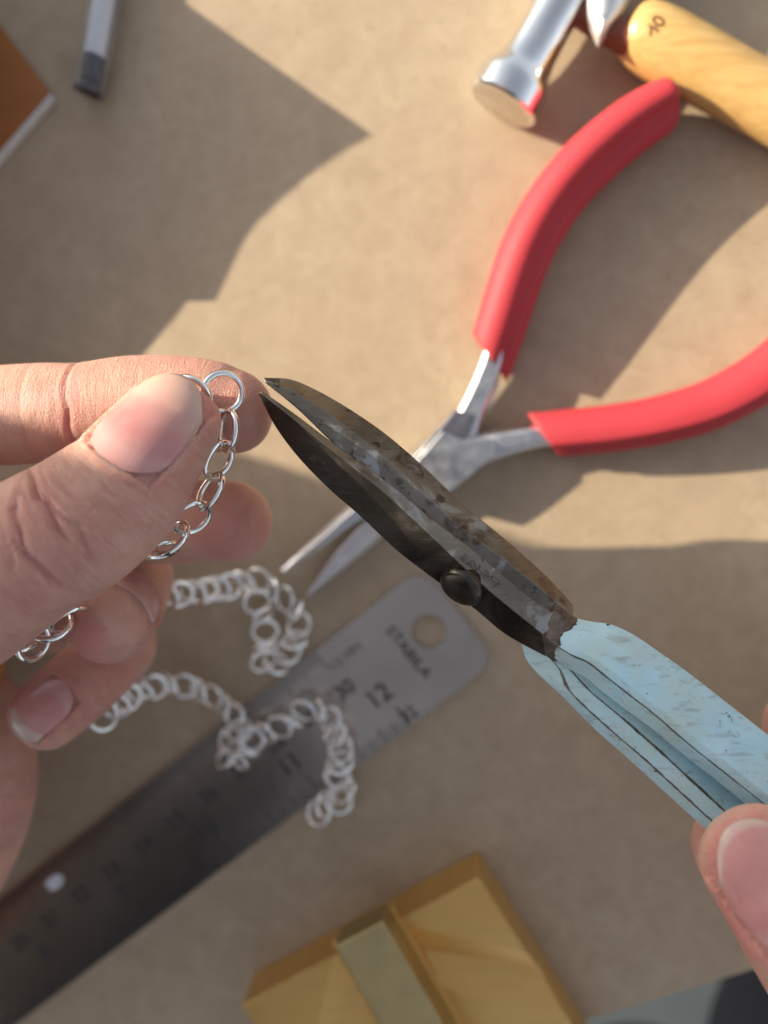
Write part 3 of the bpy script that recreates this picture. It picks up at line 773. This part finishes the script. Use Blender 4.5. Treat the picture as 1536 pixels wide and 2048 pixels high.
def strip(a, b):                                         # a along, b across the light strip behind the pivot
    lo_ = np.array((918, 1119))*(1-a)+np.array((1000, 1180))*a; hi_ = np.array((940, 1090))*(1-a)+np.array((1004, 1144))*a
    p_ = lo_*(1-b)+hi_*b; return PZ(p_[0], p_[1], 112.5-0.22)
mesh("maker_stamp", [strip((v[0]-x0_)/(x1_-x0_), 0.30+0.42*v[1]) for v in Vt], Ft, MAT["ink"], sc_root, smooth=False)
rvn = (-FWD)*0.62+(-RIGHT)*0.50+(-UPV)*0.60
V, F = revolve(PZ(922, 1176, 114.4), rvn, [(-1.5, 3.4), (0.0, 3.45), (0.25, 3.35), (0.55, 2.9), (0.78, 2.2), (0.92, 1.2), (0.95, 0.02)], 40, up=UPV)
mesh("rivet", V, F, MAT["blade_dark"], sc_root)

# ------------------------------------------------------------------ hands
class Finger:
    """ctrl rows: px, py, depth Z, half-width, half-thickness; dorsal: the way the back of the finger faces."""
    def __init__(s, ctrl, dorsal, step=0.7, tip=True, pad=1.04, back=0.96, te=1.02, tp=0.86):
        rows = np.array([[*PZ(x, y, z), w, v] for x, y, z, w, v in ctrl])
        d = catmull(rows, 400)
        L = np.r_[0, np.cumsum(np.linalg.norm(np.diff(d[:, :3], axis=0), axis=1))]
        n = max(8, int(L[-1]/step)); ss = np.linspace(0, L[-1], n)
        s.r = np.array([np.interp(ss, L, d[:, k]) for k in range(5)]).T
        s.s = ss; s.L = L[-1]; s.tip = tip; s.pad = pad; s.back = back; s.te = te; s.tp = tp
        T = np.gradient(s.r[:, :3], axis=0); s.T = T/np.linalg.norm(T, axis=1)[:, None]
        if isinstance(dorsal, list): D = catmull(np.array(dorsal, float), n)
        else: D = np.tile(np.asarray(dorsal, float), (n, 1))
        D = D-(np.sum(D*s.T, axis=1))[:, None]*s.T; s.N = D/np.linalg.norm(D, axis=1)[:, None]
        s.B = np.cross(s.T, s.N)
    def rings(s, n=44):
        th = np.linspace(0, 2*math.pi, n, endpoint=False); ct, st = np.cos(th), np.sin(th)
        hy = np.where(st > 0, s.back, s.pad)
        out = []
        for i in range(len(s.s)):
            out.append(s.r[i, :3]+s.r[i, 3]*ct[:, None]*s.B[i]+(s.r[i, 4]*st*hy)[:, None]*s.N[i])
        if s.tip:                                                     # rounded end
            w, v = s.r[-1, 3], s.r[-1, 4]; e = 0.5*(w+v)*s.te
            for a in np.linspace(0.08, math.pi/2-0.06, 14):
                f = math.cos(a)**s.tp
                out.append(s.r[-1, :3]+s.T[-1]*e*math.sin(a)+w*f*ct[:, None]*s.B[-1]+(v*f*st*hy)[:, None]*s.N[-1])
        return out
    def local(s, X):
        """points -> (s along, across, up, normalised radius)."""
        c = s.r[:, :3]
        d2 = ((X**2).sum(1)[:, None]-2*X @ c.T+(c**2).sum(1)[None])
        i = d2.argmin(1)
        q = X-c[i]; al = s.s[i]+(q*s.T[i]).sum(1); ac = (q*s.B[i]).sum(1); up = (q*s.N[i]).sum(1)
        rr = np.sqrt((ac/s.r[i, 3])**2+(up/s.r[i, 4])**2+(np.maximum(0, al-s.L)/s.r[-1, 3])**2+(np.minimum(0, al)/s.r[0, 3])**2)
        return al, ac, up, rr
    def surf(s, al, ac, lift=0.0, flat=1.0):
        """a point on the back of the finger."""
        ov = max(0.0, al-s.L); a2 = min(al, s.L)
        i = np.interp(a2, s.s, np.arange(len(s.s))); k = min(int(i), len(s.s)-2); f = i-k
        g = lambda A: A[k]*(1-f)+A[k+1]*f
        r = g(s.r); w, v = r[3], r[4]; e = 0.5*(w+v)*s.te
        f_ = max(0.0, 1-(ov/(e*flat))**2)**(s.tp/2)
        x = max(-0.985, min(0.985, ac/(w*max(f_, 0.05))))
        return r[:3]+g(s.T)*ov+g(s.B)*ac+g(s.N)*((v*s.back*f_)*math.sqrt(1-x*x)+lift)

def remesh(parts, voxel, smooth=6):
    V, F, b = [], [], 0
    for v, f in parts:
        V.append(np.asarray(v)); F += [tuple(i+b for i in q) for q in f]; b += len(v)
    V = np.vstack(V)
    me = bpy.data.meshes.new("tmp"); me.from_pydata(V.tolist(), [], F); me.update()
    o = bpy.data.objects.new("tmp", me); COL.objects.link(o)
    m = o.modifiers.new("r", 'REMESH'); m.mode = 'VOXEL'; m.voxel_size = voxel
    if smooth:
        k = o.modifiers.new("s", 'SMOOTH'); k.factor = 0.5; k.iterations = smooth
    bpy.context.view_layer.update(); dg = bpy.context.evaluated_depsgraph_get()
    m2 = bpy.data.meshes.new_from_object(o.evaluated_get(dg))
    n = len(m2.vertices); co = np.empty(n*3); m2.vertices.foreach_get("co", co); no = np.empty(n*3); m2.vertices.foreach_get("normal", no)
    faces = [tuple(p.vertices) for p in m2.polygons]
    bpy.data.objects.remove(o); bpy.data.meshes.remove(me); bpy.data.meshes.remove(m2)
    return co.reshape(-1, 3), no.reshape(-1, 3), faces

def m_skin():
    k = Mat("skin")
    red = k.attr("red"); s_ = k.attr("along")
    uv = k.n("ShaderNodeCombineXYZ"); k.t.links.new(s_, uv.inputs[0]); k.t.links.new(k.attr("across"), uv.inputs[1]); k.t.links.new(k.attr("upward"), uv.inputs[2]); uv = uv.outputs[0]
    mott = k.noise(180, 5, 0.6); fine = k.noise(700, 4, 0.6)
    c = k.mix(k.ramp(mott, [(0.3, 0.0), (0.7, 1.0)]), (0.60, 0.315, 0.24), (0.70, 0.425, 0.335))
    c = k.mix(k.ramp(k.noise(85, 4, 0.6), [(0.42, 0.0), (0.68, 0.55)]), c, (0.60, 0.25, 0.21))
    c = k.mix(red, c, (0.58, 0.205, 0.18))
    c = k.mix(k.ramp(fine, [(0.55, 0.0), (0.8, 0.18)]), c, (0.68, 0.46, 0.37))
    k.p(Base_Color=c, Roughness=0.46, Specular_IOR_Level=0.42, Subsurface_Weight=0.65, Subsurface_Scale=0.0026)
    k.b.subsurface_method = 'RANDOM_WALK'
    k.set(k.b.inputs["Subsurface Radius"], (1.0, 0.34, 0.18))
    # skin lines: fine furrows that run across the finger, crossed by a faint net
    l1 = k.noise(1.0, 5, 0.68, vec=k.mapped((1.9, 0.28, 0.28), vec=uv), dist=0.9)
    l1 = k.ramp(l1, [(0.30, 0.0), (0.50, 0.85), (0.62, 1.0)])
    l2 = k.noise(1.0, 4, 0.6, vec=k.mapped((0.55, 1.4, 1.4), vec=uv), dist=1.2)
    w = k.n("ShaderNodeTexVoronoi", feature='DISTANCE_TO_EDGE'); k.t.links.new(k.mapped((2.6, 1.7, 1.7), vec=uv), w.inputs["Vector"]); w.inputs["Scale"].default_value = 1.0
    net = k.ramp(w.outputs["Distance"], [(0.0, 0.0), (0.14, 1.0)])
    h = k.math('ADD', k.math('MULTIPLY', l1, 0.9), k.math('MULTIPLY', net, 0.35))
    h = k.math('ADD', h, k.math('MULTIPLY', l2, 0.45))
    h = k.math('MULTIPLY', h, k.ramp(k.noise(75, 3), [(0.35, 0.25), (0.65, 1.25)]))
    h = k.math('ADD', h, k.math('MULTIPLY', k.noise(3000, 3), 0.3))
    k.bump(h, 1.0, 0.21)
    return k.m
MAT["skin"] = m_skin()
def m_nail(free):
    k = Mat("fingernail_long" if free else "fingernail")
    v = k.attr("v")
    st_ = [(0.0, (0.53, 0.25, 0.235)), (0.16, (0.54, 0.275, 0.26)), (0.30, (0.50, 0.19, 0.185)), (0.48, (0.52, 0.20, 0.19))]
    st_ += [(0.93, (0.54, 0.24, 0.22)), (0.955, (0.55, 0.38, 0.32)), (1.0, (0.58, 0.46, 0.38))] if free else [(0.64, (0.55, 0.285, 0.24)), (0.82, (0.57, 0.36, 0.285)), (1.0, (0.60, 0.43, 0.33))]
    c = k.ramp(v, st_)
    u = k.n("ShaderNodeCombineXYZ"); k.t.links.new(k.attr("u"), u.inputs[0]); k.t.links.new(v, u.inputs[1])
    bl = k.noise(260, 4)
    c = k.mix(k.ramp(bl, [(0.35, 0.0), (0.65, 0.4)]), c, (0.60, 0.34, 0.31))
    rid = k.noise(14, 3, 0.6, vec=k.mapped((1.6, 0.12, 1), vec=u.outputs[0]))
    k.p(Base_Color=k.mix(k.ramp(rid, [(0.3, 0.0), (0.7, 0.18)]), c, (0.68, 0.46, 0.41)), Roughness=0.2, Specular_IOR_Level=0.5, Subsurface_Weight=0.35, Subsurface_Scale=0.0012)
    k.set(k.b.inputs["Subsurface Radius"], (1.0, 0.4, 0.25))
    k.bump(rid, 0.16, 0.08)
    return k.m
MAT["nail"] = m_nail(False); MAT["nail_free"] = m_nail(True)

def nail_mesh(fg, s0, s1, half, root, off=0.0, lift=0.25, free=0.0, round_tip=0.25, nu=18, nv=26, taper=0.9, mat='nail', flat=1.0, vr=(0.0, 1.0)):
    """nail plate from s0 (cuticle) to s1 (free edge), half-width in mm."""
    top, u_, v_ = [], [], []
    for j in range(nv):
        t = j/(nv-1)
        for i in range(nu):
            x = 2*i/(nu-1)-1
            b0 = s0+(s1-s0)*0.16*(abs(x)**2.6)                     # rounded cuticle end
            b1 = s1-(s1-s0)*round_tip*(abs(x)**2.2)                # rounded free edge
            al = b0+(b1-b0)*t
            wv = half*(taper+(1-taper)*math.sin(math.pi*min(1, t*1.1)))
            p_ = fg.surf(al, off+x*wv, lift*(0.35+0.65*min(1, t*3))*(1-0.35*abs(x)**3)+free*max(0, (t-0.75)/0.25)**1.5, flat)
            top.append(p_); u_.append(x); v_.append(vr[0]+(vr[1]-vr[0])*t)
    top = np.array(top); F = []
    for j in range(nv-1):
        for i in range(nu-1):
            a = j*nu+i; F.append((a, a+1, a+nu+1, a+nu))
    i0 = len(top)
    nn = fg.N[-1]
    bot = top-nn*0.55
    V = np.vstack([top, bot])
    F += [tuple(q+i0 for q in reversed(f)) for f in F]
    rim = [i for i in range(nu)]+[(j*nu+nu-1) for j in range(1, nv)]+[(nv-1)*nu+i for i in range(nu-2, -1, -1)]+[j*nu for j in range(nv-2, 0, -1)]
    for a, b in zip(rim, rim[1:]+rim[:1]): F.append((a, b, b+i0, a+i0))
    o = mesh("fingernail", V, F, MAT[mat], root, sharp=50, attrs={"u": u_*2, "v": v_*2})
    return o

def hand(name, label, fingers, blobs, nails, creases, reds, voxel, at):
    parts = []
    for f in fingers: parts.append(loft(f.rings()))
    for a in blobs:
        parts.append(loft(a.rings()))
    X, NO, F = remesh(parts, voxel, 7)
    allf = fingers+blobs
    best = np.full(len(X), 1e9); idx = np.zeros(len(X), int); AL = np.zeros(len(X)); AC = np.zeros(len(X)); UP = np.zeros(len(X))
    for fi, f in enumerate(allf):
        for c0 in range(0, len(X), 40000):
            sl = slice(c0, c0+40000)
            al, ac, up, rr = f.local(X[sl])
            k = rr < best[sl]
            for D_, v in ((best, rr), (AL, al), (AC, ac), (UP, up)): D_[sl] = np.where(k, v, D_[sl])
            idx[sl] = np.where(k, fi, idx[sl])
    disp = np.zeros(len(X)); red = np.zeros(len(X))
    for (fi, s0, side, depth, width, wob, amp, lim) in creases:         # furrows across a finger
        f = allf[fi]; k = idx == fi
        ang = np.arctan2(UP, AC)                                        # +90 deg = back of the finger
        c_ = math.radians(side); da = np.abs((ang-c_+math.pi) % (2*math.pi)-math.pi)
        msk = np.clip((math.radians(lim)-da)/0.35, 0, 1)
        ds = AL-(s0+amp*np.sin(da*wob+s0)+0.16*np.sin(AC*1.1+s0*3))
        disp += np.where(k, -depth*np.exp(-(ds/width)**2)*msk+0.12*depth*np.exp(-((np.abs(ds)-2.2*width)/(1.3*width))**2)*msk, 0)
    for (fi, s0, side, rad, amt) in reds:
        f = allf[fi]; k = idx == fi
        ang = np.arctan2(UP, AC); da = np.abs((ang-math.radians(side)+math.pi) % (2*math.pi)-math.pi)
        red += np.where(k, amt*np.exp(-((AL-s0)/rad)**2)*np.clip(1.4-da/1.2, 0, 1), 0)
    for (fi, s0, s1, half, off) in nails:                               # nail bed and the folds around it
        k = (idx == fi) & (UP > 0)
        x = (AC-off)/half; t = (AL-s0)/(s1-s0)
        e = np.maximum(np.abs(x)-1, np.maximum(-t+0.16*np.abs(np.clip(x, -1, 1))**2.6, 0)*(s1-s0)/half)
        inside = (np.abs(x) < 0.98) & (t > 0.02) & (t < 1.25)
        fold = np.exp(-((e-0.13)/0.13)**2)*(t > -0.3)*np.clip((0.98-t)/0.25, 0, 1)
        um = np.clip(UP/2.0, 0, 1)
        disp += um*(np.where(k & inside, -0.45*np.clip((1.25-t)/0.3, 0, 1), 0)+np.where(k & ~inside, 0.34*fold, 0))
        red += um*np.where(k & ~inside, 0.35*fold, 0)
    red += np.clip(-disp-0.06, 0, 0.5)*np.where(np.isin(idx, [n_[0] for n_ in nails]) & (UP > 0) & (AL > 1e6), 0, 1.0)*0.9
    X = X+NO*disp[:, None]
    o = mesh(name, X, F, MAT["skin"], at=at, attrs={"along": AL+idx*37.0, "across": AC, "upward": UP, "red": np.clip(red, 0, 0.9)})
    return props(o, label, "hand")

CAMV = -FWD
th_d = CAMV*0.97-RIGHT*0.13+UPV*0.15
thumb = Finger([(-330, 1330, 122, 13.5, 12), (-200, 1262, 114, 12.5, 11.3), (-80, 1194, 110, 11.3, 10.2), (60, 1100, 108, 10.3, 9.2), (150, 1050, 108.2, 10.1, 8.9), (240, 978, 109.4, 9.4, 8.1), (290, 914, 110.4, 8.3, 7.2), (322, 870, 111.3, 7.75, 6.3), (342, 842, 112.0, 7.35, 5.6)], th_d, te=0.93, tp=0.62)
index = Finger([(-420, 900, 138, 9.2, 9.2), (-250, 858, 132, 8.8, 8.8), (-60, 836, 128.5, 8.3, 8.3), (90, 826, 127, 8.25, 8.0), (170, 822, 126.5, 7.9, 7.8), (270, 811, 126, 8.15, 7.9), (370, 810, 125.5, 8.0, 7.5), (430, 815, 125.2, 7.6, 7.0), (462, 822, 125.0, 7.0, 6.3)], -CAMV*0.8+UPV*0.55)
middle = Finger([(-400, 1010, 156, 8.5, 8.5), (-200, 1040, 146, 8.2, 8.2), (50, 1050, 140, 7.9, 7.8), (250, 1046, 136, 7.5, 7.4), (380, 1043, 133.5, 7.35, 7.1), (460, 1043, 132, 7.1, 6.8)], -CAMV*0.9+UPV*0.3)
ring = Finger([(-330, 1160, 166, 8.6, 8.6), (-120, 1130, 164, 8.3, 8.3), (100, 1110, 161, 8.1, 8.1), (236, 1116, 158, 7.9, 7.9), (268, 1146, 150, 7.5, 7.6), (250, 1200, 139, 7.4, 7.5), (230, 1232, 130, 7.2, 7.3), (226, 1238, 128, 7.1, 7.2)],
              [(*(UPV*1.0),), (*(UPV*1.0+RIGHT*0.2),), (*(RIGHT*0.8+UPV*0.6),), (*(RIGHT*0.75+UPV*0.66),)], pad=1.05)
pinky = Finger([(-330, 1290, 168, 8.4, 8.4), (-120, 1255, 170, 8.0, 8.0), (90, 1235, 170, 7.7, 7.7), (205, 1248, 165, 7.5, 7.5), (238, 1286, 156, 7.4, 7.3), (200, 1330, 148, 7.3, 6.8), (145, 1382, 143, 7.15, 6.3), (96, 1424, 140, 6.8, 5.7)],
               [(*(RIGHT*0.5+UPV),), (*(RIGHT+UPV*0.3),), (*(RIGHT*0.6+CAMV*0.6),), (*(CAMV*0.96-RIGHT*0.05+UPV*0.12),), (*(CAMV*0.96-RIGHT*0.05+UPV*0.12),)])
heel = Finger([(-120, 1400, 163, 14, 13), (-100, 1480, 158, 15.5, 14), (-100, 1580, 154, 16.4, 14), (-160, 1700, 154, 18, 15), (-300, 1860, 158, 22, 17), (-560, 2100, 164, 26, 20)], CAMV)
palm = Finger([(-260, 860, 140, 10, 10), (-330, 1060, 160, 17, 15), (-330, 1250, 166, 20, 17), (-280, 1450, 164, 20, 17), (-220, 1620, 160, 18, 16)], CAMV)
web = Finger([(-280, 1300, 128, 13, 12), (-330, 1380, 148, 16, 15), (-260, 1520, 160, 16, 15)], CAMV)
sT = thumb.L; sI = index.L; sP = pinky.L; sR = ring.L
nails = [(0, sT-10.2, sT+5.6, 6.2, 0.0), (3, sR-5.5, sR+3.0, 5.0, 0.0), (4, sP-4.2, sP+6.6, 3.9, 0.0)]
cre = []
for ds_, dep, wd, sd, lm in ((-26.2, 0.30, 0.40, 95, 42), (-23.4, 0.62, 0.42, 72, 58), (-20.9, 0.68, 0.45, 106, 54), (-18.7, 0.36, 0.38, 64, 46), (-16.4, 0.18, 0.34, 100, 40), (-29.0, 0.28, 0.4, 80, 50), (-22.2, 0.30, 0.32, 125, 30)):
    cre.append((0, sT+ds_, sd, dep, wd, 2.2, 0.9, lm))
for ds_, dep, wd in ((-12.8, 0.12, 0.35), (-14.6, 0.10, 0.3)): cre.append((0, sT+ds_, 90, dep, wd, 2.0, 0.5, 40))
s_dip = sI-23.6
cre += [(1, s_dip, -60, 0.34, 0.40, 1.2, 0.5, 90), (1, s_dip-2.6, -60, 0.07, 0.35, 1.5, 0.5, 70), (1, s_dip-7.5, -60, 0.10, 0.4, 1.0, 0.5, 80), (1, s_dip-22, -60, 0.3, 0.5, 1.0, 0.5, 90)]
cre += [(5, 28.0, 60, 0.9, 0.7, 2.0, 1.5, 70)]
reds = [(0, sT-21, 80, 5, 0.30), (0, sT+5, -20, 5, 0.45), (1, s_dip, -70, 2.5, 0.45), (1, sI+3, -80, 8, 0.30), (1, s_dip-22, -60, 4, 0.4), (2, middle.L+3, -90, 9, 0.5), (3, sR+5, -70, 7, 0.75), (4, sP+5, 60, 6, 0.6), (4, sP-10, 90, 8, 0.25)]
lh = hand("hand", "left hand pinching the chain, seen from the thumb side", [thumb, index, middle, ring, pinky], [heel, palm, web], nails, cre, reds, 0.42, PZ(-100, 1300, 150))
nail_mesh(thumb, sT-10.2, sT+5.9, 6.35, lh, off=0.0, lift=0.24, round_tip=0.30, flat=1.12)
nail_mesh(ring, sR-5.5, sR+3.6, 5.2, lh, lift=0.06, free=0.0, round_tip=0.15, vr=(0.3, 0.72))
nail_mesh(pinky, sP-4.2, sP+6.4, 4.0, lh, lift=0.32, free=0.25, round_tip=0.16, mat='nail_free', vr=(0.0, 1.14))

r_d = CAMV*0.95-RIGHT*0.10+UPV*0.02
rthumb = Finger([(1960, 2230, 106, 13, 12), (1800, 2060, 103, 12, 11), (1680, 1920, 102, 10.6, 9.6), (1604, 1832, 102, 9.2, 8.4), (1554, 1770, 102.2, 8.2, 7.2), (1518, 1724, 102.6, 7.7, 6.2)], r_d)
rindex = Finger([(2000, 1560, 140, 10, 10), (1850, 1560, 134, 9, 9), (1680, 1620, 130, 8.2, 8.2), (1560, 1668, 128, 7.8, 7.6), (1476, 1694, 127, 7.3, 7.0)], -CAMV)
rmid = Finger([(2000, 1520, 142, 10, 10), (1850, 1480, 136, 8.6, 8.6), (1700, 1460, 130, 8, 8), (1622, 1458, 128, 7.4, 7.2)], -CAMV)
rpalm = Finger([(2000, 1500, 142, 16, 15), (2060, 1700, 135, 24, 20), (2050, 2000, 125, 24, 20), (2010, 2230, 114, 18, 16)], CAMV)
rL = rthumb.L
rh = hand("hand", "right thumb and fingers gripping the blue scissor handles at the right edge", [rthumb, rindex, rmid], [rpalm],
          [(0, rL-8.4, rL+7.0, 6.9, 0.0)], [(0, rL-12, 90, 0.25, 0.4, 2, 0.6, 70), (0, rL-14, 90, 0.2, 0.4, 2, 0.6, 60)], [(0, rL+5, 90, 6, 0.4), (0, rL-4, 150, 8, 0.4), (1, rindex.L, -90, 8, 0.5)], 0.5, PZ(2000, 1900, 120))
nail_mesh(rthumb, rL-8.4, rL+7.5, 6.6, rh, off=0.0, lift=0.22, round_tip=0.34, mat='nail_free', flat=1.3)

# gold ring in the hollow of the hand
ri = torus_mesh("finger_ring", 8.2, 1.5, MAT["gold"], 48, 16)
o = bpy.data.objects.new("finger_ring", ri); COL.objects.link(o)
o.location = Vector(PZ(-108, 1325, 128)*MM); o.rotation_euler = Vector(RIGHT*0.8+UPV*0.5-FWD*0.5).to_track_quat('Z', 'Y').to_euler()
props(o, "gold ring glinting in the dark gap below the thumb", "ring")

# ------------------------------------------------------------------ the seated person's knees beyond the board, plus an added unseen torso and head
MAT["denim"] = m_simple("dark_navy_cloth", (0.010, 0.012, 0.022), 0.85, 0.3, 400, 0.3, 700)
def leg(rows):
    return Finger([(x, y, z, w, w) for x, y, z, w in rows], CAMV, step=4)
hip = np.array([40.0, -560, -200])
l1 = leg([(2300, 2900, 300, 80), (1960, 2440, 300, 72), (1760, 2200, 305, 62)])
l2 = leg([(2300, 2900, 300, 80), (1700, 2680, 310, 70), (1330, 2380, 330, 58)])
class Body(Finger):
    def __init__(s, rows, dorsal):
        PZ_ = globals()["PZ"]
        globals()["PZ"] = lambda x, y, z: np.array([x, y, z], float)
        try: super().__init__(rows, dorsal, step=6)
        finally: globals()["PZ"] = PZ_
torso = Body([(-140, -560, -220, 170, 120), (-220, -520, 0, 170, 110), (-290, -470, 200, 185, 105), (-340, -425, 400, 195, 95), (-350, -385, 590, 130, 80)], (0, 1, 0))  # unseen torso and head, placed to darken reflections in ruler and blades
neck = Body([(-345, -400, 540, 62, 60), (-300, -375, 570, 58, 60), (-240, -345, 590, 70, 78), (-205, -330, 600, 62, 70)], (0, 0.3, 1))
lapb = Body([(-140, -560, -220, 110, 100), (160, -480, -250, 95, 90)], (0, 0, 1))
X, NO, F = remesh([loft(q.rings()) for q in (l1, l2, torso, neck, lapb)], 6.0, 4)
o = mesh("person", X, F, MAT["denim"], at=(0, -500, -300)); props(o, "seated person in dark navy, knees below the board's corner", "person")
